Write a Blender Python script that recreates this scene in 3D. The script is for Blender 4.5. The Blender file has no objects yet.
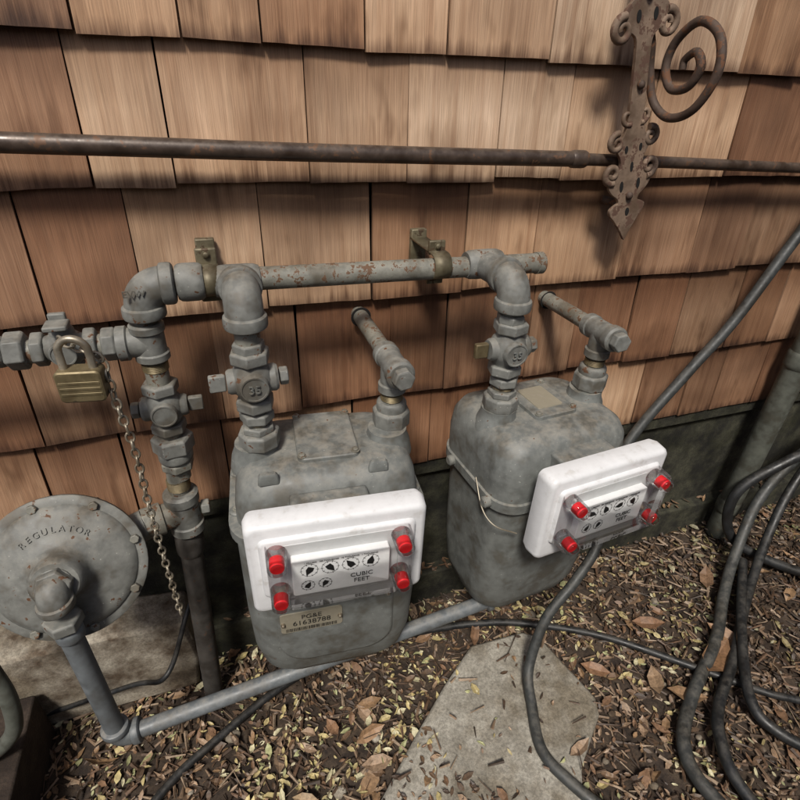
import bpy, bmesh, math, random
from mathutils import Vector, Matrix, noise
random.seed(7)
S=bpy.context.scene
COL=S.collection
V=Vector

# ------------------------------------------------------------------ materials
def newmat(n):
    m=bpy.data.materials.new(n);m.use_nodes=True
    nt=m.node_tree;b=nt.nodes['Principled BSDF']
    return m,nt,b
def N(nt,t,**k):
    n=nt.nodes.new(t)
    for a,v in k.items():
        if a in n.inputs.keys(): n.inputs[a].default_value=v
        else: setattr(n,a,v)
    return n
def L(nt,a,b): nt.links.new(a,b)
def noise_n(nt,scale,detail=4,rough=.55,vec=None,dist=0):
    n=N(nt,'ShaderNodeTexNoise');n.inputs['Scale'].default_value=scale;n.inputs['Detail'].default_value=min(detail,3)
    n.inputs['Roughness'].default_value=rough;n.inputs['Distortion'].default_value=0
    if vec is not None:L(nt,vec,n.inputs['Vector'])
    return n
def ramp(nt,src,stops):
    r=N(nt,'ShaderNodeValToRGB');e=r.color_ramp.elements
    while len(e)<len(stops):e.new(.5)
    for i,(p,c) in enumerate(stops):
        e[i].position=p
        e[i].color=(c,c,c,1) if not isinstance(c,tuple) else (*c,1)
    L(nt,src,r.inputs[0]);return r
def mix(nt,f,a,b,mode='MIX'):
    m=N(nt,'ShaderNodeMix');m.data_type='RGBA';m.blend_type=mode
    if isinstance(f,(int,float)):m.inputs[0].default_value=f
    else:L(nt,f,m.inputs[0])
    for i,x in ((6,a),(7,b)):
        if isinstance(x,tuple):m.inputs[i].default_value=(*x,1)
        else:L(nt,x,m.inputs[i])
    return m.outputs[2]
def bump(nt,b,h,strength,dist=.002):
    n=N(nt,'ShaderNodeBump');n.inputs['Strength'].default_value=strength;n.inputs['Distance'].default_value=dist
    L(nt,h,n.inputs['Height']);L(nt,n.outputs[0],b.inputs['Normal'])
def objco(nt):
    g=N(nt,'ShaderNodeNewGeometry');return g.outputs['Position']

def painted(name,c,rust=.5,rcol=(.10,.045,.02),rough=.5,metal=.15,dust=.35,var=.3,bs=.25,grime=.5,rs=48,specks=False):
    m,nt,b=newmat(name);co=objco(nt)
    n1=noise_n(nt,19,3,.66,co);n3=noise_n(nt,rs,3,.74,co)
    c1=tuple(x*(1-var) for x in c);c2=tuple(min(1,x*(1+var*.55)) for x in c)
    r=ramp(nt,n1.outputs[0],[(.36,c1),(.62,c2)])
    r2=ramp(nt,n3.outputs[0],[(.35,.80),(.65,1.06)])
    col=mix(nt,1,r.outputs[0],r2.outputs[0],'MULTIPLY')
    gr=ramp(nt,n1.outputs[0],[(.36,grime),(.50,0.0)])
    col=mix(nt,gr.outputs[0],col,(c[0]*.52,c[1]*.42,c[2]*.32))
    g=N(nt,'ShaderNodeNewGeometry');s=N(nt,'ShaderNodeSeparateXYZ');L(nt,g.outputs['Normal'],s.inputs[0])
    dr=ramp(nt,s.outputs[2],[(.35,0.0),(1.0,1.0)])
    dm=N(nt,'ShaderNodeMath',operation='MULTIPLY');L(nt,dr.outputs[0],dm.inputs[0])
    dn=ramp(nt,n3.outputs[0],[(.40,.05*dust),(.66,dust)]);L(nt,dn.outputs[0],dm.inputs[1])
    col=mix(nt,dm.outputs[0],col,(.32,.28,.22))
    if rust>0:
        lo=.76-rust*.3
        rr=ramp(nt,n3.outputs[0],[(lo,0.0),(lo+.04,1.0)])
        col=mix(nt,rr.outputs[0],col,rcol)
    if specks:
        vo=N(nt,'ShaderNodeTexVoronoi');vo.inputs['Scale'].default_value=120;L(nt,co,vo.inputs['Vector'])
        vr=ramp(nt,vo.outputs['Distance'],[(.08,1.0),(.14,0.0)])
        nr=ramp(nt,n1.outputs[0],[(.52,0.0),(.64,.55)])
        mm=N(nt,'ShaderNodeMath',operation='MULTIPLY');L(nt,vr.outputs[0],mm.inputs[0]);L(nt,nr.outputs[0],mm.inputs[1])
        col=mix(nt,mm.outputs[0],col,(.52,.51,.46))
    L(nt,col,b.inputs['Base Color'])
    ro=ramp(nt,n3.outputs[0],[(.3,rough-.08),(.7,rough+.22)]);L(nt,ro.outputs[0],b.inputs['Roughness'])
    b.inputs['Metallic'].default_value=metal
    bump(nt,b,n3.outputs[0],bs,.0015)
    return m
M={}
M['gray']=painted('painted_gray_metal',(.168,.170,.155),.42,rough=.54,metal=.0,specks=True,grime=.6,bs=.35)
M['body']=painted('meter_gray_paint',(.158,.166,.156),.20,rough=.48,metal=.0,bs=.16,var=.2,dust=.42,grime=.55,specks=True)
M['pipe']=painted('weathered_pipe',(.205,.200,.168),.68,(.12,.065,.035),rough=.54,metal=.05,bs=.4,rs=75)
M['plastic']=painted('gray_coated_pipe',(.14,.154,.162),.0,rough=.44,metal=.0,dust=.35,var=.14,bs=.08,grime=.35)
M['rust']=painted('rusty_iron',(.085,.055,.04),.75,(.13,.06,.03),.7,.2,.12,.4,.6)
M['rustp']=painted('rusty_iron_plate',(.21,.145,.10),.75,(.11,.06,.04),.7,.1,.1,.4,.6)
M['conduit']=painted('brown_conduit',(.080,.056,.042),.6,(.13,.07,.04),.36,.25,.15,.35,.2)
M['brass']=painted('aged_brass',(.19,.15,.08),.5,(.09,.07,.04),.45,.5,.15,.3,.2)
M['strap']=painted('strap_steel',(.17,.145,.09),.65,(.09,.06,.035),.5,.4,.2,.4,.3)
M['dark']=painted('dark_pipe',(.050,.044,.038),.5,(.07,.04,.025),.75,.1,.15,.4,.4)
M['hose']=painted('rubber_hose',(.018,.019,.020),.0,rough=.42,metal=0,dust=.12,var=.2,bs=.1)
M['hoseg']=painted('gray_rubber_hose',(.042,.045,.044),.0,rough=.48,metal=0,dust=.2,var=.2,bs=.1)
M['down']=painted('downspout_paint',(.09,.095,.078),.3,rough=.6,metal=0,dust=.2)
M['chain']=painted('chain_steel',(.36,.32,.25),.4,rough=.38,metal=.6,dust=.0,var=.2)
def simple(n,c,r=.5,metal=0,dirt=0):
    m,nt,b=newmat(n);b.inputs['Roughness'].default_value=r;b.inputs['Metallic'].default_value=metal
    nn=noise_n(nt,45,3,.65,objco(nt));rr=ramp(nt,nn.outputs[0],[(.3,tuple(x*.92 for x in c)),(.7,tuple(min(1,x*1.04) for x in c))])
    col=rr.outputs[0]
    if dirt:
        d=ramp(nt,nn.outputs[0],[(.30,dirt),(.42,0.0)]);col=mix(nt,d.outputs[0],col,(.40,.36,.30))
    L(nt,col,b.inputs['Base Color']);return m
M['white']=simple('white_plastic',(.69,.695,.70),.40,0,.28)
M['face']=simple('index_face_white',(.80,.80,.79),.45)
M['recess']=simple('light_gray_recess',(.55,.56,.56),.45)
M['ink']=simple('black_ink',(.012,.012,.012),.5)
M['red']=simple('red_seal',(.70,.015,.02),.35)
M['black']=simple('black_void',(.006,.005,.004),.9)
M['tag']=simple('name_plate_metal',(.32,.29,.22),.45,.2,.4)
m,nt,b=newmat('clear_plastic');nt.nodes.remove(b)
t=N(nt,'ShaderNodeBsdfTransparent');t.inputs[0].default_value=(.985,.99,.99,1)
g=N(nt,'ShaderNodeBsdfGlossy');g.inputs['Roughness'].default_value=.05
fr=N(nt,'ShaderNodeLayerWeight');fr.inputs['Blend'].default_value=.3
rr=ramp(nt,fr.outputs['Fresnel'],[(0,.0),(.04,.04),(1,.65)])
ms=N(nt,'ShaderNodeMixShader');L(nt,rr.outputs[0],ms.inputs[0]);L(nt,t.outputs[0],ms.inputs[1]);L(nt,g.outputs[0],ms.inputs[2])
L(nt,ms.outputs[0],nt.nodes['Material Output'].inputs[0]);M['clear']=m

# shingles
m,nt,b=newmat('cedar_shingle')
at=N(nt,'ShaderNodeAttribute',attribute_name='tint')
uv=N(nt,'ShaderNodeAttribute',attribute_name='gco')
mp=N(nt,'ShaderNodeMapping');mp.inputs['Scale'].default_value=(1,1,.03);L(nt,uv.outputs['Vector'],mp.inputs['Vector'])
g1=noise_n(nt,480,2,.65,mp.outputs[0]);g2=noise_n(nt,62,3,.7,mp.outputs[0])
mp2=N(nt,'ShaderNodeMapping');mp2.inputs['Scale'].default_value=(1,1,.30);L(nt,uv.outputs['Vector'],mp2.inputs['Vector'])
g3=noise_n(nt,17,3,.72,mp2.outputs[0]);g4=noise_n(nt,4.5,2,.6,objco(nt))
c=mix(nt,1,at.outputs['Color'],ramp(nt,g1.outputs[0],[(.3,.80),(.7,1.08)]).outputs[0],'MULTIPLY')
c=mix(nt,1,c,ramp(nt,g2.outputs[0],[(.32,(.76,.69,.64)),(.56,(1.05,1.05,1.05))]).outputs[0],'MULTIPLY')
c=mix(nt,1,c,ramp(nt,g3.outputs[0],[(.28,(.50,.44,.39)),(.43,(.95,.94,.93)),(.75,(1.10,1.12,1.16))]).outputs[0],'MULTIPLY')
c=mix(nt,1,c,ramp(nt,g4.outputs[0],[(.32,(.58,.53,.49)),(.54,(1.05,1.04,1.03))]).outputs[0],'MULTIPLY')
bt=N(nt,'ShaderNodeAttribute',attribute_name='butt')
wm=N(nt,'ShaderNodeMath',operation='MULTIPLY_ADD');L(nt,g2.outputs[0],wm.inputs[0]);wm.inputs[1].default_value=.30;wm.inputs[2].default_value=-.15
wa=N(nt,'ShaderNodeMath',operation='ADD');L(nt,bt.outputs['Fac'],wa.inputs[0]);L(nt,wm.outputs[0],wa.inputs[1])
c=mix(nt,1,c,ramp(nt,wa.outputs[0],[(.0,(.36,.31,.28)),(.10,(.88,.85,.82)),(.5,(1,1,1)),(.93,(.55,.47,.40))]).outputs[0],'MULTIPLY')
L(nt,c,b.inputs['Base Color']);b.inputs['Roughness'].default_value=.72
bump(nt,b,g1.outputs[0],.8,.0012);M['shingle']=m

def conc(name,c1,c2,sc=20,stain=(.6,.55,.48)):
    m,nt,b=newmat(name);co=objco(nt);a=noise_n(nt,sc,3,.7,co);d=noise_n(nt,200,2,.7,co);e=noise_n(nt,7,3,.7,co)
    c=ramp(nt,a.outputs[0],[(.36,c1),(.64,c2)]).outputs[0]
    c=mix(nt,1,c,ramp(nt,d.outputs[0],[(.35,.7),(.65,1.15)]).outputs[0],'MULTIPLY')
    c=mix(nt,1,c,ramp(nt,e.outputs[0],[(.38,stain),(.56,(1,1,1))]).outputs[0],'MULTIPLY')
    L(nt,c,b.inputs['Base Color']);b.inputs['Roughness'].default_value=.9
    bump(nt,b,d.outputs[0],.6,.002);return m
M['concrete']=conc('slab_concrete',(.24,.22,.18),(.38,.355,.30))
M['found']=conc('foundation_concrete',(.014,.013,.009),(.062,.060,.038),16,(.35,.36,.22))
M['block']=conc('block_concrete',(.10,.070,.045),(.40,.36,.29),13)
M['soil']=conc('soil',(.026,.017,.012),(.075,.052,.034),30)
M['post']=conc('dark_board',(.025,.015,.010),(.05,.034,.024),14)
m,nt,b=newmat('leaf_litter')
at=N(nt,'ShaderNodeAttribute',attribute_name='tint')
nn=noise_n(nt,160,2,.6,objco(nt));c=mix(nt,1,at.outputs['Color'],ramp(nt,nn.outputs[0],[(.3,.65),(.7,1.2)]).outputs[0],'MULTIPLY')
L(nt,c,b.inputs['Base Color']);b.inputs['Roughness'].default_value=.55;M['leaf']=m

# ------------------------------------------------------------------ geometry helpers
def empty(name,loc=(0,0,0),rz=0):
    o=bpy.data.objects.new(name,None);o.location=loc;o.rotation_euler=(0,0,rz);o.empty_display_size=.05;COL.objects.link(o);return o
def finish(bm,name,mat,parent=None,sharp=32,bevel=0,flat=False,seg=2):
    bmesh.ops.remove_doubles(bm,verts=bm.verts,dist=1e-6)
    bmesh.ops.recalc_face_normals(bm,faces=bm.faces)
    for f in bm.faces:f.smooth=not flat
    if not flat:
        for e in bm.edges:
            if len(e.link_faces)==2 and e.calc_face_angle(0)>math.radians(sharp):e.smooth=False
    me=bpy.data.meshes.new(name);bm.to_mesh(me);bm.free()
    me.materials.append(M[mat] if isinstance(mat,str) else mat)
    o=bpy.data.objects.new(name,me);COL.objects.link(o)
    if parent:o.parent=parent
    if bevel:
        md=o.modifiers.new('b','BEVEL');md.width=bevel;md.segments=seg;md.limit_method='ANGLE';md.angle_limit=math.radians(30)
    return o
def frame(ax):
    ax=V(ax).normalized();h=V((0,0,1)) if abs(ax.z)<.9 else V((0,1,0))
    u=ax.cross(h).normalized();w=ax.cross(u);return ax,u,w
def lathe(name,p,ax,prof,mat,parent=None,seg=28,rot=0,bevel=0,flat=False,sharp=32,bm=None):
    own=bm is None
    if own:bm=bmesh.new()
    ax,u,w=frame(ax);p=V(p);rings=[]
    for d,r in prof:
        rings.append([bm.verts.new(p+ax*d+(u*math.cos(a)+w*math.sin(a))*r) for a in [rot+2*math.pi*i/seg for i in range(seg)]])
    for a,b in zip(rings,rings[1:]):
        for i in range(seg):bm.faces.new((a[i],a[(i+1)%seg],b[(i+1)%seg],b[i]))
    bm.faces.new(rings[0][::-1]);bm.faces.new(rings[-1])
    if own:return finish(bm,name,mat,parent,sharp,bevel,flat)
def cyl(name,a,b,r,mat,parent=None,seg=28,bevel=0):
    a=V(a);b=V(b);return lathe(name,a,b-a,[(0,r),((b-a).length,r)],mat,parent,seg,bevel=bevel)
def hexn(name,p,ax,h,r,mat,parent=None,rot=.2,n=6):
    return lathe(name,V(p)-V(ax).normalized()*h/2,ax,[(0,r*.9),(h*.12,r),(h*.88,r),(h,r*.9)],mat,parent,n,rot,bevel=.0012,flat=False,sharp=20)
def bead(name,p,ax,h,r,mat,parent=None):
    k=h*.28
    return lathe(name,V(p)-V(ax).normalized()*h/2,ax,[(0,r*.86),(k*.4,r*.97),(k,r),(h-k,r),(h-k*.4,r*.97),(h,r*.86)],mat,parent,28,sharp=40)
def catmull(pts,n=10):
    P=[V(p) for p in pts];P=[P[0]*2-P[1]]+P+[P[-1]*2-P[-2]];out=[]
    for i in range(1,len(P)-2):
        for k in range(n):
            t=k/n;a,b,c,d=P[i-1:i+3]
            out.append(.5*((2*b)+(c-a)*t+(2*a-5*b+4*c-d)*t*t+(3*b-a-3*c+d)*t**3))
    out.append(P[-2]);return out
def sweep(name,pts,r,mat,parent=None,seg=16,smooth=10,rf=None,closed=False,bm=None,cap=True,sy=1):
    own=bm is None
    if own:bm=bmesh.new()
    if smooth:pts=catmull(pts,smooth)
    pts=[V(p) for p in pts];n=len(pts);rings=[]
    t=(pts[1]-pts[0]).normalized();_,u,w=frame(t)
    for i,p in enumerate(pts):
        if closed:tt=(pts[(i+1)%n]-pts[i-1]).normalized()
        else:tt=(pts[min(i+1,n-1)]-pts[max(i-1,0)]).normalized()
        q=t.rotation_difference(tt);u=q@u;u=(u-tt*u.dot(tt)).normalized();w=tt.cross(u);t=tt
        rr=r if rf is None else r*rf(i/(n-1))
        rings.append([bm.verts.new(p+(u*math.cos(a)+w*math.sin(a)*sy)*rr) for a in [2*math.pi*k/seg for k in range(seg)]])
    prs=list(zip(rings,rings[1:]))
    if closed:prs.append((rings[-1],rings[0]))
    for a,b in prs:
        for i in range(seg):bm.faces.new((a[i],a[(i+1)%seg],b[(i+1)%seg],b[i]))
    if not closed and cap:bm.faces.new(rings[0][::-1]);bm.faces.new(rings[-1])
    if own:return finish(bm,name,mat,parent,50)
def threads(name,p,ax,L_,r,parent,mat='brass'):
    pr=[];n=int(L_/.0018)
    for i in range(n):
        pr+= [(i*.0018,r),(i*.0018+.0009,r*1.06)]
    lathe(name,p,ax,pr,mat,parent,24,sharp=80)
def elbow(name,c,da,db,ln,r,mat,parent=None,r0=None):
    c=V(c);da=V(da).normalized();db=V(db).normalized()
    pts=[];a=c+da*ln;b=c+db*ln
    for i in range(15):
        t=i/14;pts.append(a*(1-t)**2+c*2*t*(1-t)+b*t*t)
    sweep(name,[a]+pts[1:-1]+[b],r,mat,parent,24,0)
    bead(name+'_collar_a',a,da,r*.75,r*1.16,mat,parent);bead(name+'_collar_b',b,db,r*.75,r*1.16,mat,parent)
def rrect(w,d,r,n=6):
    r=min(r,w/2-1e-4,d/2-1e-4);o=[]
    for cx,cy,a0 in ((w/2-r,d/2-r,0),(-w/2+r,d/2-r,90),(-w/2+r,-d/2+r,180),(w/2-r,-d/2+r,270)):
        for k in range(n+1):
            a=math.radians(a0+90*k/n);o.append((cx+r*math.cos(a),cy+r*math.sin(a)))
    return o
def loft(name,secs,mat,parent=None,axis='z',sharp=40,bevel=0,n=6):
    bm=bmesh.new();rings=[]
    for s in secs:
        t,w,d,r=s[:4];cx,cy=(s[4:6] if len(s)>4 else (0,0));ring=[]
        for x,y in rrect(w,d,r,n):
            x+=cx;y+=cy
            ring.append(bm.verts.new((x,y,t) if axis=='z' else (x,t,y)))
        rings.append(ring)
    for a,b in zip(rings,rings[1:]):
        k=len(a)
        for i in range(k):bm.faces.new((a[i],a[(i+1)%k],b[(i+1)%k],b[i]))
    bm.faces.new(rings[0][::-1]);bm.faces.new(rings[-1])
    return finish(bm,name,mat,parent,sharp,bevel)
def box(name,lo,hi,mat,parent=None,bevel=.002):
    bm=bmesh.new();bmesh.ops.create_cube(bm,size=1)
    for v in bm.verts:v.co=V([(lo[i]+hi[i])/2+v.co[i]*(hi[i]-lo[i]) for i in range(3)])
    return finish(bm,name,mat,parent,30,bevel)
def prism(name,poly,y0,y1,mat,parent=None,bevel=.001,M4=None,axis='y'):
    bm=bmesh.new();vs=[bm.verts.new((x,y0,z) if axis=='y' else (x,z,y0)) for x,z in poly]
    f=bm.faces.new(vs);r=bmesh.ops.extrude_face_region(bm,geom=[f])
    for v in [g for g in r['geom'] if isinstance(g,bmesh.types.BMVert)]:
        if axis=='y':v.co.y=y1
        else:v.co.z=y1
    if M4:bm.transform(M4)
    return finish(bm,name,mat,parent,30,bevel)
def text(name,s,loc,size,mat,parent,ext=.0002,rx=90,rz=0,ry=0):
    cu=bpy.data.curves.new(name,'FONT');cu.body=s;cu.size=size;cu.extrude=ext;cu.align_x='CENTER';cu.align_y='CENTER';cu.resolution_u=3
    cu.materials.append(M[mat]);o=bpy.data.objects.new(name,cu);o.location=loc;o.rotation_euler=(math.radians(rx),math.radians(ry),math.radians(rz));COL.objects.link(o);o.parent=parent;return o
def screw(p,ax,r,mat,parent,name='screw'):
    lathe(name,p,ax,[(0,r*1.35),(.0015,r*1.35),(.0016,r),(.004,r),(.005,r*.75)],mat,parent,14,sharp=50)

# ------------------------------------------------------------------ wall
wall=empty('shingled_wall')
rows=[.465,.657,.862,1.055,1.231,1.42,1.61,1.80,1.99,2.18,2.37]
J={4:[-.12,0.0,.10,.24,.365,.54,.70,.93],3:[-.14,-.035,.155,.31,.47,.60,.77,.98],2:[-.245,-.11,.075,.255,.43,.575,.78,.97],
   1:[-.17,-.02,.12,.295,.41,.60,.71,.86,1.0],0:[-.33,-.2,-.03,.06,.22,.39,.53,.70,.80,.95,1.1]}
bm=bmesh.new();tint=bm.verts.layers.float_color.new('tint');gco=bm.verts.layers.float_vector.new('gco');bt=bm.verts.layers.float.new('butt')
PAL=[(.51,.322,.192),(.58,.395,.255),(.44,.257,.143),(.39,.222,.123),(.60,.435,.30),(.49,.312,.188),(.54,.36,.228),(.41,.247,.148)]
PAL_SHADE=[(.28,.145,.078),(.33,.187,.108),(.24,.126,.066),(.36,.22,.132),(.30,.168,.096)]  # darker tones that paint light falloff into lower rows and wall ends
for ri,z0 in enumerate(rows):
    js=list(J.get(ri,[]))
    if not js:
        js=[random.uniform(-.2,0)]
    while js[0]>-1.6:js.insert(0,js[0]-random.uniform(.09,.2))
    while js[-1]<2.6:js.append(js[-1]+random.uniform(.10,.21))
    top=z0+.245
    for a,b in zip(js,js[1:]):
        g=random.uniform(.0012,.0040);dz=random.uniform(-.0035,.0035);lean=random.uniform(-.0035,.0035)
        x0,x1=a+g/2,b-g/2
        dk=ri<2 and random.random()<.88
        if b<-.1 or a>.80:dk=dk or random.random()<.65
        p=random.choice(PAL_SHADE if dk else PAL)
        if ri in(3,4) and not dk and .1<a<.7:p=random.choice([PAL[1],PAL[4],PAL[6],PAL[0]])  # upper middle kept brighter: light from above painted into the tint
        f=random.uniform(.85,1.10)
        if a>.9:f*=.85  # right end dimmed further, shade put into the tint
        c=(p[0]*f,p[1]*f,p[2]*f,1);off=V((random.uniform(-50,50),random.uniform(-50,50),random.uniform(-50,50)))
        yb=random.uniform(-.002,.002);twist=random.uniform(-.002,.002)
        nx=6;nz=5;grid=[]
        cup=random.uniform(-.0015,.002)
        for k in range(nz+1):
            t=k/nz;row=[]
            for i in range(nx+1):
                s=i/nx;x=x0+(x1-x0)*s+ (lean if 0<s<1 else lean*.6)*t
                z=z0+dz+(top-z0)*t + (noise.noise(V((x*60,z0*9,0)))*.0012+(s-.5)*lean*1.2 if k==0 else 0)
                y=yb+.0175*t+twist*(s-.5)*2+cup*(4*s*(1-s))
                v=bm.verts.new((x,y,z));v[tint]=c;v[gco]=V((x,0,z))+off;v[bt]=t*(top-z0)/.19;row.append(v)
            grid.append(row)
        for k in range(nz):
            for i in range(nx):bm.faces.new((grid[k][i],grid[k][i+1],grid[k+1][i+1],grid[k+1][i]))
        def bk(v,d):
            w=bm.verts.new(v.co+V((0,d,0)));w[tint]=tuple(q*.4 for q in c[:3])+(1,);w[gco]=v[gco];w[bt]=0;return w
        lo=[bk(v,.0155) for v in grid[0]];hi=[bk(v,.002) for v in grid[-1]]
        for i in range(nx):bm.faces.new((grid[0][i+1],grid[0][i],lo[i],lo[i+1]))
        for e,si in ((0,1),(nx,-1)):
            col=[grid[k][e] for k in range(nz+1)]
            bkv=[lo[e]]+[bk(grid[k][e],.0155+(.002-.0155)*k/nz) for k in range(1,nz)]+[hi[e]]
            for k in range(nz):bm.faces.new((col[k],col[k+1],bkv[k+1],bkv[k]))
for f in bm.faces:f.smooth=False
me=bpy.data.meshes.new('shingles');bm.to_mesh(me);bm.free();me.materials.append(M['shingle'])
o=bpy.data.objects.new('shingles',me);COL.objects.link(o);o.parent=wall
box('sheathing',(-1.7,.033,.40),(2.7,.15,2.65),'black',wall,0)
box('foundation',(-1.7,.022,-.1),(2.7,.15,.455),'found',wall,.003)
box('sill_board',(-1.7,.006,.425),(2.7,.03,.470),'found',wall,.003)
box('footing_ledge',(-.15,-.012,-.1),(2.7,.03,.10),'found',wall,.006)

# ------------------------------------------------------------------ ground
def gh(x,y):
    d=max(abs(x-.5),abs(y+.5))
    k=1 if d<2 else max(0,1-(d-2)/2)
    return k*(.012*noise.noise(V((x*4,y*4,0)))+.006*noise.noise(V((x*14,y*14,3)))-.004)
def axis_co(c,lo,hi,st):
    a=[c+lo+i*st for i in range(int((hi-lo)/st)+1)]
    ext=[.2,.5,1,2,4,8,16,30,60]
    return [a[0]-e for e in reversed(ext)]+a+[a[-1]+e for e in ext]
xs=axis_co(.5,-1.6,1.6,.025);ys=axis_co(-.5,-.8,.62,.025)
bm=bmesh.new();G=[[bm.verts.new((x,y,gh(x,y))) for x in xs] for y in ys]
for j in range(len(ys)-1):
    for i in range(len(xs)-1):bm.faces.new((G[j][i],G[j][i+1],G[j+1][i+1],G[j+1][i]))
finish(bm,'ground','soil')
slab=[(.46,-.19),(.60,-.195),(.635,-.22),(.675,-.39),(.66,-.425),(.56,-.50),(.42,-.72),(.05,-.72),(.13,-.45),(.26,-.34),(.36,-.26)]
prism('concrete_paver',slab,-.02,.028,'concrete',None,.006,axis='z')
def inpoly(x,y,P):
    c=False
    for i in range(len(P)):
        x1,y1=P[i];x2,y2=P[i-1]
        if (y1>y)!=(y2>y) and x<(x2-x1)*(y-y1)/(y2-y1)+x1:c=not c
    return c
bm=bmesh.new();tint=bm.verts.layers.float_color.new('tint')
LY=[((.50,.41,.19),3),((.42,.34,.16),3),((.36,.36,.18),2),((.55,.50,.32),2)]
LB=[((.26,.16,.085),4),((.155,.095,.055),5),((.065,.043,.030),7),((.33,.225,.145),4),((.20,.115,.065),4),((.105,.066,.04),6)]
def leaf(x,y,z,ln,wd,c,tilt,yaw,curl):
    R_=Matrix.Rotation(yaw,3,'Z')@Matrix.Rotation(tilt[0],3,'X')@Matrix.Rotation(tilt[1],3,'Y')
    A=[(-.5,0),(-.22,.42),(.15,.45),(.5,0),(.15,-.45),(-.22,-.42)]
    mid=[(-.2,0),(.18,0)]
    def P(a,b,zz):
        v=bm.verts.new(V((x,y,z))+R_@V((a*ln,b*wd,zz+curl*ln*(a*a*1.6))))
        s=random.uniform(.85,1.15);v[tint]=(c[0]*s,c[1]*s,c[2]*s,1);return v
    o=[P(a,b,abs(b)*wd*.5*abs(curl)*2) for a,b in A];q=[P(a,b,0) for a,b in mid]
    for f in ((o[0],q[0],o[1]),(o[1],q[0],q[1],o[2]),(o[2],q[1],o[3]),(o[3],q[1],o[4]),(o[4],q[1],q[0],o[5]),(o[5],q[0],o[0])):bm.faces.new(f)
def pick(l):return random.choices([c for c,_ in l],[w for _,w in l])[0]
for i in range(15500):
    x=random.uniform(-.75,1.9);y=random.uniform(-1.0,.01)
    on=inpoly(x,y,slab)
    if on:
        edge=noise.noise(V((x*7,y*7,9)))
        if random.random()>(.07+(.6 if x<.35+.22*edge else 0)):continue
    z=(.031 if on else gh(x,y))+random.uniform(.001,.016 if not on else .004)
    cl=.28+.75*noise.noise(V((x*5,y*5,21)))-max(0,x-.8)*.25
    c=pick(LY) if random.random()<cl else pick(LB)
    dk_=max(.42,1-max(0,x-.7)*.9);c=tuple(q*dk_ for q in c) if x>.7 else c  # litter darkens to the right: shade painted into leaf colour
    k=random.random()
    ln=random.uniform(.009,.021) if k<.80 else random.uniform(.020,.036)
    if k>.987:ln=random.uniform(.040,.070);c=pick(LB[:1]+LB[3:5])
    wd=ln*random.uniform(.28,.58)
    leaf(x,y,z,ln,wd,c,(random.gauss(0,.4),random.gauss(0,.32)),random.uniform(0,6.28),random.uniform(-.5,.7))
for (x,y,ln,yaw,c) in [(1.02,-.40,.13,.4,(.22,.12,.06)),(1.10,-.36,.10,2.0,(.26,.15,.08)),(.84,-.40,.075,1.1,(.30,.20,.12)),(.72,-.33,.07,2.5,(.24,.13,.07)),(.17,-.30,.07,.3,(.33,.20,.11)),(.10,-.27,.05,1.9,(.28,.16,.09)),(.46,-.24,.06,.9,(.30,.19,.10)),(.93,-.27,.08,-.5,(.20,.11,.06)),(.02,-.38,.05,2.8,(.34,.24,.14)),(1.2,-.2,.08,.8,(.2,.12,.07)),(.88,-.45,.09,2.6,(.28,.17,.09)),(.36,-.13,.05,.2,(.30,.18,.10))]:
    leaf(x,y,gh(x,y)+.022,ln,ln*.48,c,(random.gauss(0,.25),random.gauss(0,.15)),yaw,.35)
for i in range(7500): # mulch chips & twigs
    x=random.uniform(-.75,1.9);y=random.uniform(-1.0,.01)
    s_=inpoly(x,y,slab)
    if s_ and random.random()<.9:continue
    ln=random.uniform(.010,.045);w=random.uniform(.0010,.0045);a=random.uniform(0,6.28);z=(.03 if s_ else gh(x,y))+random.uniform(.002,.016)
    if random.random()<.03:ln=random.uniform(.06,.14);w=.0012
    d=V((math.cos(a),math.sin(a),random.gauss(0,.15 if ln<.05 else .04)))*ln/2;s=V((-math.sin(a),math.cos(a),0))*w;u=V((0,0,w))
    c=random.choice([(.15,.09,.056),(.10,.062,.04),(.23,.155,.10),(.07,.045,.03),(.30,.22,.15),(.05,.034,.023)])
    p=V((x,y,z));v=[bm.verts.new(q) for q in (p-d+s,p-d-s,p-d+u,p+d+s*.5,p+d-s*.5,p+d+u)]
    for q in v:q[tint]=(*c,1)
    for f in ((0,1,4,3),(1,2,5,4),(2,0,3,5)):bm.faces.new([v[k] for k in f])
for i in range(130): # debris caught on the footing ledge
    x=random.uniform(-.1,1.7);leaf(x,random.uniform(-.010,.018),.103+random.uniform(0,.004),random.uniform(.012,.03),random.uniform(.006,.011),pick(LB),(random.gauss(0,.3),random.gauss(0,.3)),random.uniform(0,6.28),.3)
me=bpy.data.meshes.new('leaf_litter');bm.to_mesh(me);bm.free();me.materials.append(M['leaf'])
o=bpy.data.objects.new('leaf_litter',me);COL.objects.link(o)
bm=bmesh.new()
for i in range(200):
    x=random.uniform(-.5,1.6);y=random.uniform(-.8,-.02);r=random.uniform(.003,.008)*(1 if random.random()<.95 else 2)
    if inpoly(x,y,slab):continue
    r_=bmesh.ops.create_icosphere(bm,subdivisions=2,radius=r)
    for v in r_['verts']:
        v.co=V((v.co.x*1.2,v.co.y,v.co.z*.7))*(1+.3*noise.noise(v.co*150+V((i,0,0))))+V((x,y,gh(x,y)+.006))
finish(bm,'pebbles','block',None,80)

prism('concrete_block',[(-.62,0),(-.165,0),(-.150,.10),(-.162,.215),(-.3,.235),(-.62,.24)],-.075,.021,'block',None,.008)
box('wooden_edging_board',(-.75,-.50,-.02),(-.452,-.085,.135),'post',None,.004)

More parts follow.
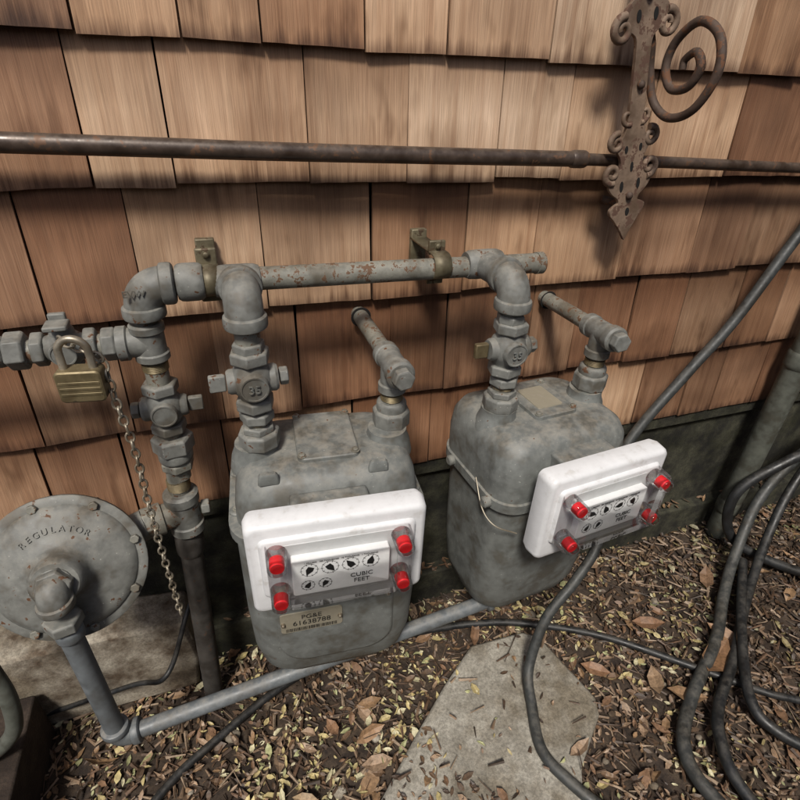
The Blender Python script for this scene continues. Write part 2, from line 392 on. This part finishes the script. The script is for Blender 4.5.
# ------------------------------------------------------------------ conduit on the wall
e=empty('wall_conduit')
sweep('pipe',[(-1.6,-.035,1.15),(-.222,-.037,1.113),(.135,-.04,1.103),(.60,-.04,1.093)],.0122,'conduit',e,20,6)
sweep('pipe_thin',[(.60,-.04,1.093),(.85,-.038,1.085),(1.13,-.036,1.075),(2.6,-.036,1.03)],.0098,'conduit',e,20,6)
bead('coupling',(.60,-.04,1.093),(1,0,-.02),.03,.0142,'conduit',e)
for x in(-.9,1.7):
    box('clip',(x,-.05,1.03),(x+.015,.0,1.145),'conduit',e)

# ------------------------------------------------------------------ gas manifold
hy=-.10;hz=.947
man=empty('gas_manifold_pipe')
cyl('header',(-.07,hy,.948),(.520,hy,.940),.0165,'pipe',man)
lathe('header_end',(.512,hy,.940),(1,0,0),[(0,.0182),(.012,.0182),(.0125,.0145),(.011,.013)],'pipe',man)
elbow('corner_elbow',(-.10,hy,.948),(1,0,0),(0,0,-1),.036,.0245,'gray',man)
bead('header_coupling',(-.035,hy,.948),(1,0,0),.035,.026,'gray',man)
text('casting_mark','EVW',(-.105,hy-.026,.945),.013,'gray',man,.0008)
def clamp(name,x,up):
    e=empty(name)
    bm=bmesh.new();pts=[]
    for k in range(13):
        a=math.radians(90+180*k/12);pts.append((hy+math.cos(a)*.0205,hz+math.sin(a)*.0205))
    path=[(-.003,hz+.0205)]+pts+[(-.003,hz-.0205)]
    w=.014;rg=[]
    for (y,z) in path:rg.append([bm.verts.new((x-w,y,z)),bm.verts.new((x+w,y,z))])
    for a,b in zip(rg,rg[1:]):bm.faces.new((a[0],a[1],b[1],b[0]))
    o=finish(bm,'strap','strap',e,60);s=o.modifiers.new('s','SOLIDIFY');s.thickness=.003;s.offset=-1
    box('ear',(x-.014,hy+.012,hz+.014),(x+.014,hy+.019,hz+up),'strap',e,.002)
    box('ear_low',(x-.014,hy+.012,hz-.034),(x+.014,hy+.019,hz-.014),'strap',e,.002)
    box('wall_plate',(x-.014,-.008,hz-.03),(x+.014,.004,hz+.034),'strap',e,.002)
    screw((x,hy+.012,hz+up-.008),(0,-1,0),.004,'strap',e)
clamp('pipe_clamp',-.010,.042);clamp('pipe_clamp',.335,.036)

def valve(e,x,y,z,ax=(0,0,1),kn=(1,0,0),s=1,mark='35',brass=False,facing=(0,-1,0)):
    ax=V(ax);p=V((x,y,z))
    lathe('valve_body',p-ax*.030*s,ax,[(0,.019*s),(.008*s,.021*s),(.014*s,.0255*s),(.024*s,.029*s),(.036*s,.029*s),(.046*s,.0255*s),(.052*s,.021*s),(.060*s,.019*s)],'gray',e,28,sharp=60)
    hexn('valve_hex_up',p+ax*.036*s,ax,.018*s,.0275*s,'gray',e,.3)
    hexn('valve_hex_down',p-ax*.036*s,ax,.018*s,.0275*s,'gray',e,.3)
    k=V(kn);f=V(facing)
    lathe('plug',p-k*.034*s,k,[(0,.015*s),(.004*s,.0175*s),(.064*s,.0195*s),(.068*s,.017*s)],'gray',e,24)
    hexn('plug_nut',p+k*.042*s,k,.012*s,.013*s,'gray',e,.1)
    q=p-k*.046*s
    bm=bmesh.new();bmesh.ops.create_cube(bm,size=1)
    u=ax;w=k.cross(ax)
    for v in bm.verts:
        c=v.co.copy();v.co=q+k*c.x*.022*s+u*c.y*.024*s+w*c.z*.010*s
    finish(bm,'lock_wing','brass' if brass else 'gray',e,30,.002)
    lathe('boss',p+f*.014*s,f,[(0,.0205*s),(.015*s,.0195*s),(.0175*s,.0185*s),(.0176*s,.0165*s),(.0165*s,.0160*s)],'gray',e,24,sharp=30)
    return p
ris=empty('gas_riser_pipe')
rx=-.102
cyl('pipe_top',(rx,hy,.91),(rx,hy,.62),.0165,'pipe',ris)
lathe('tee_upper',(rx,hy,.838),(0,0,1),[(0,.020),(.003,.0235),(.012,.0235),(.014,.021),(.044,.021),(.046,.0235),(.055,.0235),(.058,.020)],'gray',ris,sharp=40)
lathe('tee_branch',(rx,hy,.867),(-1,0,0),[(0,.021),(.026,.021),(.028,.0245),(.040,.0245),(.042,.02)],'gray',ris,sharp=40)
threads('thread',(rx,hy,.822),(0,0,1),.016,.0172,ris)
valve(ris,rx,hy,.757,kn=(-1,0,0),s=.97)
hexn('union_nut',(rx,hy,.690),(0,0,1),.030,.032,'gray',ris,.1)
bead('union_body',(rx,hy,.668),(0,0,1),.022,.0265,'gray',ris)
hexn('union_lower',(rx,hy,.648),(0,0,1),.016,.026,'pipe',ris,.4)
cyl('nipple',(rx-.004,hy,.65),(rx-.008,hy,.58),.0165,'pipe',ris)
threads('thread_low',(rx-.006,hy,.598),(0,0,1),.020,.0175,ris)
lathe('tee_lower',(rx-.007,hy,.50),(0,0,1),[(0,.024),(.004,.0285),(.02,.0285),(.022,.0255),(.068,.0255),(.070,.0285),(.086,.0285),(.09,.024)],'gray',ris,sharp=40)
lathe('tee_lower_branch',(rx-.007,hy,.545),(-1,-.25,0),[(0,.023),(.034,.023),(.036,.0275),(.052,.0275),(.055,.022)],'pipe',ris,sharp=40)
hexn('side_plug',(rx+.028,hy,.545),(1,0,0),.014,.014,'gray',ris)
hexn('branch_nut',(-.165,hy-.015,.545),(-1,-.25,0),.02,.027,'pipe',ris)
cyl('riser_lower',(rx-.008,hy,.51),(-.135,hy-.01,.0),.0195,'dark',ris)
bead('riser_lower_coupling',(-.112,hy,.47),(-.05,0,-1),.05,.0245,'dark',ris)
sup=empty('gas_supply_pipe')
cyl('branch_pipe',(-.135,hy,.867),(-1.4,hy,.880),.016,'pipe',sup)
hexn('nut_a',(-.152,hy,.868),(1,0,0),.018,.0235,'gray',sup)
valve(sup,-.205,hy,.870,ax=(1,0,0),kn=(0,0,-1),s=.86)
hexn('nut_b',(-.262,hy,.871),(1,0,0),.024,.026,'gray',sup)
bead('nut_c',(-.287,hy,.872),(1,0,0),.024,.021,'gray',sup)
box('lock_ear',(-.218,hy-.032,.905),(-.190,hy-.004,.912),'gray',sup,.002)
pl=empty('padlock',(-.181,-.168,.848),math.radians(-8))
loft('body',[(-.0125,.050,.040,.005),(-.011,.054,.044,.006),(.011,.054,.044,.006),(.0125,.050,.040,.005)],'brass',pl,'y',30)
for z in(-.012,-.004,.004):box('ridge',(-.024,-.0131,z),(.024,-.0118,z+.004),'brass',pl,.0006)
sh=[(-.017,0,.018),(-.017,0,.045)]+[(-.017*math.cos(a),0,.045+.017*math.sin(a)) for a in [math.pi*k/8 for k in range(1,8)]]+[(.017,0,.045),(.017,0,.018)]
sweep('shackle',sh,.0048,'chain',pl,12,4)
ch=empty('security_chain')
bm=bmesh.new()
cp=catmull([(-.206,-.125,.897),(-.190,-.145,.893),(-.170,-.158,.888),(-.155,-.16,.870),(-.150,-.17,.818),(-.144,-.17,.734),(-.146,-.17,.620),(-.145,-.17,.508),(-.143,-.17,.374)],40)
link=.0135;acc=0;k=0
for a,b in zip(cp,cp[1:]):
    acc+=(b-a).length
    if acc>=link*.95:
        acc=0;c=(a+b)/2;d=(b-a).normalized();_,u,w=frame(d);side=u if k%2 else w
        side=(side+ (w if k%2 else -u)*random.uniform(-.3,.3)).normalized()
        ring=[c+d*math.cos(t)*link*.62+side*math.sin(t)*.0052 for t in [2*math.pi*i/12 for i in range(12)]]
        sweep('',ring,.0018,'chain',None,6,0,closed=True,bm=bm);k+=1
finish(bm,'links','chain',ch,60)

def meter_riser(name,x,py,zb,brass,dx=0,dz=0):
    e=empty(name);xt=x+dx
    bead('header_tee',(xt,hy,hz-.002),(1,0,0),.062,.0235,'gray',e)
    cyl('forward_nipple',(xt,hy,hz-.002),(xt,py+.03,hz+.010+dz),.0215,'gray',e)
    elbow('elbow',(xt,py,hz+.012+dz),(0,1,-.02),(0,0,-1),.034,.0245,'gray',e)
    cyl('nipple',(xt,py,hz-.01+dz),(x,py,zb),.0165,'pipe',e)
    zv=.839+ (.006 if dz else 0)
    hexn('locknut',(xt,py,zv+.050),(0,0,1),.014,.022,'gray',e)
    valve(e,(x+xt)/2,py,zv,brass=brass)
    text('valve_mark','35',((x+xt)/2,py-.0325,zv),.017,'body',e,.001)
    hexn('valve_lock',(x,py,zv-.058),(0,0,1),.016,.0245,'gray',e,.9)
    threads('thread',(x,py,zb+.035),(0,0,1),.012,.0172,e)
    hexn('meter_nut_top',(x,py,zb+.026),(0,0,1),.012,.024,'gray',e,.5)
    hexn('meter_nut',(x,py,zb+.008),(0,0,1),.026,.030,'gray',e,.1,8)
    return e
meter_riser('meter_inlet_pipe',.027,-.197,.735,False)
meter_riser('meter_inlet_pipe',.418,-.207,.738,True,-.006,-.008)
def outlet(name,wp,fp,zb):
    e=empty(name);wp=V(wp);fp=V(fp);d=(fp-wp).normalized();L_=(fp-wp).length
    cyl('wall_pipe',wp+V((0,.02,0)),fp,.0138,'pipe',e)
    lathe('tee',wp+d*(L_-.085),d,[(0,.017),(.003,.0205),(.016,.0205),(.018,.0185),(.066,.0185),(.068,.0215),(.082,.0215),(.085,.018)],'gray',e,sharp=40)
    hexn('plug',fp+d*.008,d,.016,.0165,'gray',e,.2)
    c=wp+d*(L_-.042)
    lathe('tee_leg',c,(0,0,-1),[(0,.0185),(.030,.0185),(.032,.0215),(.044,.0215),(.047,.017)],'gray',e,sharp=40)
    cyl('leg',c,(c.x,c.y,zb),.0155,'pipe',e)
    threads('thread',(c.x,c.y,zb+.040),(0,0,1),.014,.0165,e)
    bead('swivel',(c.x,c.y,zb+.028),(0,0,1),.020,.0235,'gray',e)
    hexn('nut',(c.x,c.y,zb+.008),(0,0,1),.030,.030,'gray',e,.3,8)
    lathe('hole_dark_disc',(wp.x,wp.y-.0025,wp.z),(0,-1,0),[(0,.0185),(.0015,.018)],'black',e,20)  # black disc laid on the wall, painting the dark of a hole
outlet('meter_outlet_pipe',(.234,0,.830),(.229,-.238,.836),.735)
outlet('meter_outlet_pipe',(.624,0,.828),(.604,-.232,.846),.742)

# ------------------------------------------------------------------ meters
def index_box(e,cx,y0,cz,w=.236,h=.166,zo=.006):
    loft('index_cover',[(y0+.022,w-.03,h-.03,.010,cx,cz),(y0+.020,w-.006,h-.006,.011,cx,cz),(y0+.008,w,h,.012,cx,cz),(y0-.010,w-.003,h-.003,.012,cx,cz),(y0-.0145,w-.008,h-.008,.011,cx,cz),(y0-.0165,w-.016,h-.016,.009,cx,cz)],'white',e,'y',50)
    yf=y0-.0165;zc=cz+.002+zo
    loft('bezel',[(yf+.002,w-.034,.110,.010,cx,zc),(yf-.004,w-.037,.107,.010,cx,zc),(yf-.006,w-.043,.101,.008,cx,zc)],'white',e,'y',50)
    yb=yf-.0062
    loft('recess_panel',[(yb+.001,w-.082,.090,.008,cx,zc),(yb-.0006,w-.084,.088,.008,cx,zc)],'recess',e,'y')
    loft('index_plate',[(yb,.132,.066,.003,cx,zc-.008),(yb-.012,.132,.066,.003,cx,zc-.008),(yb-.0128,.130,.064,.003,cx,zc-.008)],'face',e,'y',30)
    yp=yb-.0130;zc2=zc-.004
    bm=bmesh.new();zz=zc2+.010
    ds=[(cx-.043+i*.0275,zz,.0112,random.uniform(0,6.28)) for i in range(4)]+[(cx-.046,zc2-.019,.0088,1.1),(cx-.023,zc2-.019,.0088,4.2)]
    for dx,dz,r,a in ds:
        ring=[V((dx+math.cos(t)*r,yp,dz+math.sin(t)*r)) for t in [2*math.pi*i/24 for i in range(24)]]
        sweep('',ring,.00028,'ink',None,5,0,closed=True,bm=bm)
        for k in range(10):
            t=2*math.pi*k/10;c=V((math.cos(t),0,math.sin(t)));s=V((-c.z,0,c.x))*.0004;p=V((dx,yp-.0002,dz))
            bm.faces.new([bm.verts.new(q) for q in (p+c*r*.82-s,p+c*r*.82+s,p+c*r*1.12+s,p+c*r*1.12-s)])
        c=V((math.cos(a),0,math.sin(a)));s=V((-c.z,0,c.x));p=V((dx,yp-.0006,dz))
        bm.faces.new([bm.verts.new(q) for q in (p-c*r*.55-s*r*.38,p-c*r*.55+s*r*.38,p+c*r*.05+s*r*.44,p+c*r*.9,p+c*r*.05-s*r*.44)])
    finish(bm,'dials','ink',e,40)
    text('label_top','CUBIC',(cx+.027,yp-.0004,zc2-.0135),.0108,'ink',e)
    text('label_bottom','FEET',(cx+.027,yp-.0004,zc2-.0245),.0108,'ink',e)
    text('label_small','1 MILLION   100 THOUSAND   10 THOUSAND   1 THOUSAND',(cx,yp-.0004,zc2+.0240),.0036,'ink',e)
    W=.194;H=.102
    def ring(y,w_,h_,r):
        return [(cx+a,y,zc+b) for a,b in rrect(w_,h_,r,5)]
    bm=bmesh.new();rg=[]
    for y,w_,h_,r in ((yb+.001,W,H,.006),(yb-.022,W-.002,H-.002,.006),(yb-.026,W-.006,H-.006,.005),(yb-.027,W-.012,H-.012,.004),(yb-.027,.144,.080,.004),(yb-.036,.142,.078,.004),(yb-.038,.136,.072,.003)):
        rg.append([bm.verts.new(p) for p in ring(y,w_,h_,r)])
    for a,b in zip(rg,rg[1:]):
        k=len(a)
        for i in range(k):bm.faces.new((a[i],a[(i+1)%k],b[(i+1)%k],b[i]))
    bm.faces.new(rg[-1])
    finish(bm,'clear_window',M['clear'],e,30)
    for sx in(-1,1):
        for sz in(-1,1):
            p=V((cx+sx*.083,yb-.014,zc+sz*.0355))
            lathe('boss',p+V((0,.013,0)),(0,-1,0),[(0,.0135),(.030,.0125),(.032,.0115)],'clear',e,20)
            lathe('red_seal',p,(0,-1,0),[(0,.0098),(.012,.0098),(.015,.0088),(.0135,.0052),(.0135,.001)],'red',e,20,sharp=40)
m1=empty('gas_meter',(.120,-.200,0),math.radians(-5))
loft('lower_case',[(.250,.14,.08,.03),(.254,.19,.12,.045),(.268,.238,.16,.055),(.292,.266,.182,.055),(.34,.281,.194,.052),(.44,.286,.200,.05),(.60,.284,.200,.05),(.618,.284,.200,.05)],'body',m1,sharp=60,n=8)
loft('flange',[(.616,.286,.204,.05),(.618,.298,.216,.052),(.634,.298,.216,.052),(.636,.290,.208,.05)],'body',m1,sharp=40,n=8)
loft('upper_case',[(.634,.276,.196,.05),(.66,.274,.194,.05),(.69,.264,.184,.05),(.708,.248,.168,.05),(.718,.22,.14,.045),(.721,.19,.11,.04)],'body',m1,sharp=60,n=8)
for sx in(-1,1):
    lathe('port_boss',(sx*.1,.0,.69),(0,0,1),[(0,.040),(.022,.036),(.034,.031),(.042,.030)],'body',m1,sharp=60)
loft('top_hatch',[(.718,.092,.122,.012,.003,.008),(.7255,.090,.120,.012,.003,.008),(.7270,.086,.116,.010,.003,.008)],'body',m1,'z',35)
for x,y in((-.036,.06),(.042,.06),(-.036,-.044),(.042,-.044)):screw((x,y,.7268),(0,0,1),.0048,'pipe',m1)
for x,y in((-.136,-.04),(-.136,.05),(.136,-.04),(.136,.05),(-.09,-.094),(.09,-.094),(0,.094),(-.09,.09),(.09,.09)):
    lathe('flange_boss',(x,y,.612),(0,0,1),[(0,.012),(.026,.012),(.028,.010)],'body',m1,16);screw((x,y,.64),(0,0,1),.005,'pipe',m1)
for x in(-.085,.07):
    loft('hook',[(.712,.03,.012,.004,x,-.075),(.727,.026,.010,.004,x,-.077),(.730,.02,.007,.003,x,-.077)],'body',m1)
box('index_mount',(-.06,-.128,.56),(.05,-.09,.70),'body',m1,.004)
index_box(m1,.000,-.142,.627,.246,.168)
loft('front_panel',[(-.092,.20,.18,.05,-.0,.415),(-.1025,.19,.17,.048,0,.415),(-.1045,.18,.16,.045,0,.415)],'body',m1,'y',50)
loft('name_plate',[(-.102,.100,.046,.006,-.042,.440),(-.1065,.100,.046,.006,-.042,.440)],'tag',m1,'y',30)
text('plate_brand','PG&E',(-.042,-.1068,.451),.014,'ink',m1);text('plate_serial','61638788',(-.042,-.1068,.437),.0155,'ink',m1)
bm=bmesh.new();x=-.084
while x<-.002:
    w=random.choice([.0006,.0011,.0017]);v=[bm.verts.new(q) for q in((x,-.1069,.419),(x+w,-.1069,.419),(x+w,-.1069,.427),(x,-.1069,.427))];bm.faces.new(v);x+=w+random.choice([.0007,.0012])
finish(bm,'barcode','ink',m1)
for x in(-.088,.004):screw((x,-.1065,.440),(0,-1,0),.0028,'chain',m1)
screw((.085,-.104,.47),(0,-1,0),.004,'pipe',m1)
for x in (-.115,.115):screw((x,-.099,.50),(0,-1,0),.005,'pipe',m1)
m2=empty('gas_meter',(.505,-.200,0),math.radians(5))
loft('lower_case',[(.288,.14,.10,.04),(.292,.19,.14,.05),(.308,.224,.172,.055),(.34,.240,.190,.055),(.42,.248,.200,.05),(.575,.252,.204,.045),(.592,.252,.204,.045)],'body',m2,sharp=60,n=8)
loft('band',[(.588,.256,.208,.045),(.590,.270,.222,.048),(.608,.270,.222,.048),(.610,.260,.212,.046)],'body',m2,n=8)
loft('upper_case',[(.606,.262,.214,.045),(.66,.266,.214,.045),(.69,.260,.208,.045),(.708,.244,.192,.045),(.718,.214,.16,.04),(.721,.18,.13,.035)],'body',m2,sharp=60,n=8)
for sx,o_ in((-1,.002),(1,.006)):
    lathe('port_boss',(sx*.091+o_,0,.69),(0,0,1),[(0,.040),(.022,.035),(.034,.030),(.046,.029)],'body',m2,sharp=60)
loft('top_hatch',[(.718,.088,.11,.012,.004,.01),(.7265,.086,.108,.012,.004,.01),(.728,.082,.104,.010,.004,.01)],'body',m2,'z',35)
loft('hatch_label',[(.727,.052,.066,.004,.004,.01),(.7295,.051,.065,.004,.004,.01)],'tag',m2)
for x,y in((-.032,.055),(.040,.055),(-.032,-.036),(.040,-.036)):screw((x,y,.728),(0,0,1),.0048,'pipe',m2)
sweep('security_wire',[(-.136,-.03,.62),(-.143,-.07,.585),(-.135,-.10,.57),(-.10,-.117,.555)],.0013,'chain',m2,8,8)
for y in(-.07,.05):
    lathe('band_bolt',(-.133,y,.599),(-1,0,0),[(0,.010),(.010,.010),(.012,.007)],'gray',m2,12)
box('index_mount',(-.05,-.145,.56),(.06,-.09,.70),'body',m2,.004)
index_box(m2,.014,-.156,.627)

# ------------------------------------------------------------------ regulator
reg=empty('pressure_regulator')
rc=V((-.280,-.165,.536));rax=V((.03,-.90,.42)).normalized()
lathe('lower_case',rc-rax*.045,rax,[(0,.03),(.01,.05),(.03,.085),(.040,.098),(.044,.112),(.050,.113)],'gray',reg,48,sharp=50)
lathe('flange',rc+rax*.0055,rax,[(0,.113),(.0015,.1145),(.007,.1145),(.009,.112),(.0095,.101),(.014,.099),(.020,.088),(.026,.062),(.032,.045),(.040,.038),(.050,.036),(.062,.0345),(.066,.031)],'gray',reg,48,sharp=45)
_,u,w=frame(rax)
for k in range(8):
    a=2*math.pi*(k+.3)/8;p=rc+rax*.0145+(u*math.cos(a)+w*math.sin(a))*.104
    hexn('bolt',p+rax*.003,rax,.009,.0072,'pipe',reg)
    hexn('bolt_rear',p-rax*.020,rax,.009,.0072,'pipe',reg)
upv=(V((0,0,1))-rax*rax.z).normalized();rtv=upv.cross(rax).normalized()
if rtv.x<0:rtv=-rtv
for i,chh in enumerate('REGULATOR'):
    a=math.radians(128-i*9.5)
    d_=(rtv*math.cos(a)+upv*math.sin(a));p=rc+rax*.0305+d_*.064
    nrm=(rax+d_*.28).normalized();Yv=(d_-nrm*d_.dot(nrm)).normalized();Xv=Yv.cross(nrm)
    cu=bpy.data.curves.new('casting_letter','FONT');cu.body=chh;cu.size=.013;cu.extrude=.0028;cu.align_x='CENTER';cu.materials.append(M['gray'])
    o=bpy.data.objects.new('casting_letter',cu);COL.objects.link(o)
    o.matrix_world=Matrix(((Xv.x,Yv.x,nrm.x,p.x),(Xv.y,Yv.y,nrm.y,p.y),(Xv.z,Yv.z,nrm.z,p.z),(0,0,0,1)));o.parent=reg
cyl('arm',rc-rax*.02,(-.17,-.117,.545),.026,'gray',reg)
op=rc+rax*.085
hexn('outlet_hex',rc+rax*.075,rax,.026,.026,'gray',reg,.2)
elbow('outlet_elbow',(op.x,-.25,op.z+.004),-rax,(0,0,-1),.026,.021,'gray',reg)
lp=empty('gas_house_pipe')
hexn('union_top',(op.x,-.25,.512),(0,0,1),.020,.026,'gray',lp)
cyl('down_pipe',(op.x,-.25,.515),(-.276,-.25,.205),.0158,'plastic',lp)
bead('down_collar',(op.x+.001,-.25,.486),(0,0,1),.022,.0195,'plastic',lp)
elbow('bottom_elbow',(-.276,-.25,.186),(0,0,1),(1,0,.13),.030,.0195,'plastic',lp)
cyl('cross_pipe',(-.26,-.25,.187),(.445,-.25,.279),.0145,'plastic',lp)
elbow('end_elbow',(.462,-.25,.281),(-1,0,-.13),(.1,1,.0),.022,.018,'plastic',lp)
cyl('tail_pipe',(.46,-.25,.281),(.48,0.02,.281),.0145,'plastic',lp)
sweep('vent_hose',[(-.47,-.12,.46),(-.45,-.16,.41),(-.43,-.185,.36),(-.422,-.20,.29),(-.442,-.205,.21),(-.51,-.20,.15),(-.60,-.2,.13)],.013,'down',None,16,10)

# ------------------------------------------------------------------ hoses
def hose(name,pts,r,mat='hose'):return sweep(name,pts,r,mat,None,14,12)
hose('rubber_cable',[(1.42,-.03,1.30),(1.208,-.05,.974),(1.079,-.07,.771),(.985,-.08,.659),(.853,-.1,.503),(.785,-.14,.38),(.745,-.20,.294),(.675,-.235,.235),(.598,-.26,.165),(.545,-.305,.07),(.520,-.37,.041),(.493,-.452,.041),(.515,-.52,.041),(.575,-.60,.03),(.70,-.72,.02),(.95,-.85,.02)],.0115,'hoseg')
hose('garden_hose',[(-.50,-.55,.015),(-.256,-.30,.016),(-.136,-.218,.016),(.03,-.139,.016),(.22,-.105,.018),(.409,-.119,.018),(.50,-.135,.020),(.611,-.168,.02),(.788,-.259,.018),(.948,-.393,.018),(1.059,-.492,.018),(1.128,-.538,.018),(1.4,-.7,.018)],.0085)
hose('garden_hose',[(1.9,-.06,.62),(1.66,-.1,.44),(1.517,-.1,.317),(1.40,-.12,.20),(1.29,-.19,.07),(1.18,-.27,.03),(1.062,-.36,.025),(.883,-.46,.025),(.790,-.535,.025),(.775,-.62,.025),(.83,-.72,.025),(1.1,-.9,.02)],.0145,'hoseg')
hose('garden_hose',[(1.8,-.08,.40),(1.6,-.1,.30),(1.5,-.13,.20),(1.38,-.2,.09),(1.227,-.30,.035),(1.05,-.42,.03),(.93,-.49,.035),(.87,-.545,.04),(.84,-.63,.03),(.88,-.75,.02),(1.1,-.88,.02)],.0125)
hose('garden_hose',[(1.32,-.20,.05),(1.17,-.33,.045),(1.055,-.44,.045),(1.0,-.51,.04),(1.0,-.56,.03),(1.06,-.63,.02),(1.2,-.72,.02)],.012)
hose('garden_hose',[(1.8,-.12,.55),(1.60,-.14,.40),(1.44,-.12,.33),(1.32,-.10,.22),(1.33,-.14,.08),(1.45,-.25,.03),(1.6,-.35,.03)],.014)
hose('garden_hose',[(-.5,-.06,.02),(-.28,-.12,.13),(-.20,-.16,.19),(-.16,-.06,.22),(-.12,-.03,.3)],.005)
d=empty('downspout')
cyl('pipe',(1.39,-.055,2.4),(1.39,-.055,.0),.030,'down',d)
for z in(1.3,.62,.12):bead('joint',(1.39,-.055,z),(0,0,1),.05,.034,'down',d)
box('strap',(1.35,-.03,.90),(1.43,.0,.93),'down',d)

# ------------------------------------------------------------------ iron bracket
br=empty('wrought_iron_bracket')
lean=math.atan2(.070,.362)
MB=Matrix.Translation((.722,-.052,.958))@Matrix.Rotation(-lean,4,'Y')
hw=[(0,.0008),(.02,.012),(.040,.026),(.050,.034),(.060,.036),(.066,.028),(.070,.020),(.078,.023),(.088,.035),(.100,.042),(.112,.036),(.122,.026),(.134,.022),(.146,.025),(.158,.032),(.168,.031),(.178,.022),(.190,.017),(.215,.0145),(.26,.0135),(.30,.0135),(.315,.018),(.325,.034),(.338,.042),(.352,.036),(.366,.022),(.380,.030),(.395,.034),(.41,.024),(.44,.004)]
hwm=catmull([(a,b,0) for a,b in hw],3)
poly=[(p.y,p.x) for p in hwm]+[(-p.y,p.x) for p in reversed(hwm)]
prism('plate',poly,0,-.007,'rustp',br,.0015,MB)
def curl(cx,cz,r,s,turn=1.4,thick=.0045,up=1,st=0):
    pts=[]
    for k in range(26):
        t=k/25;a=st+turn*2*math.pi*t;rr=r*(1-.75*t)
        pts.append(MB@V((s*(cx+rr*math.cos(a)),-.005,cz+up*rr*math.sin(a))))
    sweep('curl',pts,thick,'rustp',br,10,0,rf=lambda t:1-.35*t)
def slot(cx,cz,w,h):
    loft_p=[(cx+w*math.cos(a),cz+h*math.sin(a)) for a in [2*math.pi*k/14 for k in range(14)]]
    prism('painted_slot',loft_p,-.0068,-.0078,'black',br,0,MB)  # black patch on the plate face, painting the shade of an opening
for s in(-1,1):
    curl(.037,.122,.016,s,1.3,.006,1,-1.8);curl(.033,.170,.015,s,1.3,.0055,-1,-1.8);curl(.015,.207,.014,s,.6,.0045,1,-2)
    curl(.040,.325,.018,s,1.3,.0065,-1,-1.8)
    slot(s*.017,.098,.0035,.009);slot(s*.014,.157,.003,.006);slot(s*.015,.340,.004,.008)
slot(0,.052,.004,.007);slot(0,.128,.003,.008)
for z in(.080,.25,.366):
    bm=bmesh.new();bmesh.ops.create_uvsphere(bm,u_segments=14,v_segments=8,radius=.0065);bm.transform(MB@Matrix.Translation((0,-.009,z)));finish(bm,'rivet','rust',br)
sp=[(.640,-.04,1.42),(.650,-.04,1.36),(.666,-.04,1.305),(.69,-.042,1.262),(.70,-.044,1.222),(.71,-.058,1.180),(.715,-.095,1.160),(.715,-.140,1.175),(.715,-.164,1.222),(.715,-.148,1.266),(.715,-.105,1.285),(.715,-.068,1.262),(.715,-.060,1.228),(.715,-.082,1.200),(.715,-.116,1.203),(.715,-.130,1.228),(.715,-.115,1.247),(.715,-.096,1.238),(.715,-.096,1.225)]
sweep('scroll',sp,.0066,'rust',br,12,8,rf=lambda t:1.0 if t<.85 else 1-(t-.85)*1.5)
for z in (.33,.06):
    p=MB@V((0,0,z));cyl('standoff',p,(p.x,.01,p.z),.007,'rust',br)

# ------------------------------------------------------------------ unseen fences, added to block sky light
fe=empty('sky_blocker_fence')  # added out of view on the right to keep sky light off
for i in range(12):
    box('board',(1.95,-1.9+i*.16,0),(1.975,-1.9+i*.16+.152,1.9),'post',fe,.002)
box('rail',(1.975,-1.9,.4),(2.02,.0,.49),'post',fe);box('rail_top',(1.975,-1.9,1.5),(2.02,.0,1.59),'post',fe)
fe=empty('sky_blocker_fence')  # second unseen fence, added behind the camera against low sky light
for i in range(26):
    box('board',(-1.9+i*.16,-2.10,0),(-1.9+i*.16+.152,-2.075,1.75),'post',fe,.002)
box('rail',(-1.9,-2.14,.4),(2.2,-2.10,.49),'post',fe)

# ------------------------------------------------------------------ light, sky, camera
w=bpy.data.worlds.new('World');S.world=w;w.use_nodes=True;nt=w.node_tree
sky=nt.nodes.new('ShaderNodeTexSky');sky.sky_type='NISHITA';sky.sun_disc=False
sd=V((-.34,-.58,.92)).normalized() # toward the sun
el=math.asin(sd.z);az=math.atan2(sd.x,sd.y)
sky.sun_elevation=el;sky.sun_rotation=az;sky.dust_density=3;sky.air_density=.8;sky.ozone_density=.6
nt.links.new(sky.outputs[0],nt.nodes['Background'].inputs[0]);nt.nodes['Background'].inputs[1].default_value=.10
sl=bpy.data.lights.new('sun','SUN');sl.energy=3.5;sl.angle=math.radians(10);sl.color=(1,.955,.885)
so=bpy.data.objects.new('sun',sl);so.rotation_euler=sd.to_track_quat('Z','Y').to_euler();so.location=(0,0,4);COL.objects.link(so)
R=V((.9445,-.3258,.04)).normalized();U=V((.1393,.5078,.85)).normalized();B=R.cross(U).normalized();U=B.cross(R)
cd=bpy.data.cameras.new('camera');cd.sensor_width=36;cd.lens=23.625;cd.clip_start=.02;cd.clip_end=300
co=bpy.data.objects.new('camera',cd)
mw=Matrix((( R.x,U.x,B.x,0),(R.y,U.y,B.y,-.85),(R.z,U.z,B.z,1.2),(0,0,0,1)));co.matrix_world=mw
COL.objects.link(co);S.camera=co
S.view_settings.view_transform='Standard';S.view_settings.look='None';S.view_settings.exposure=0
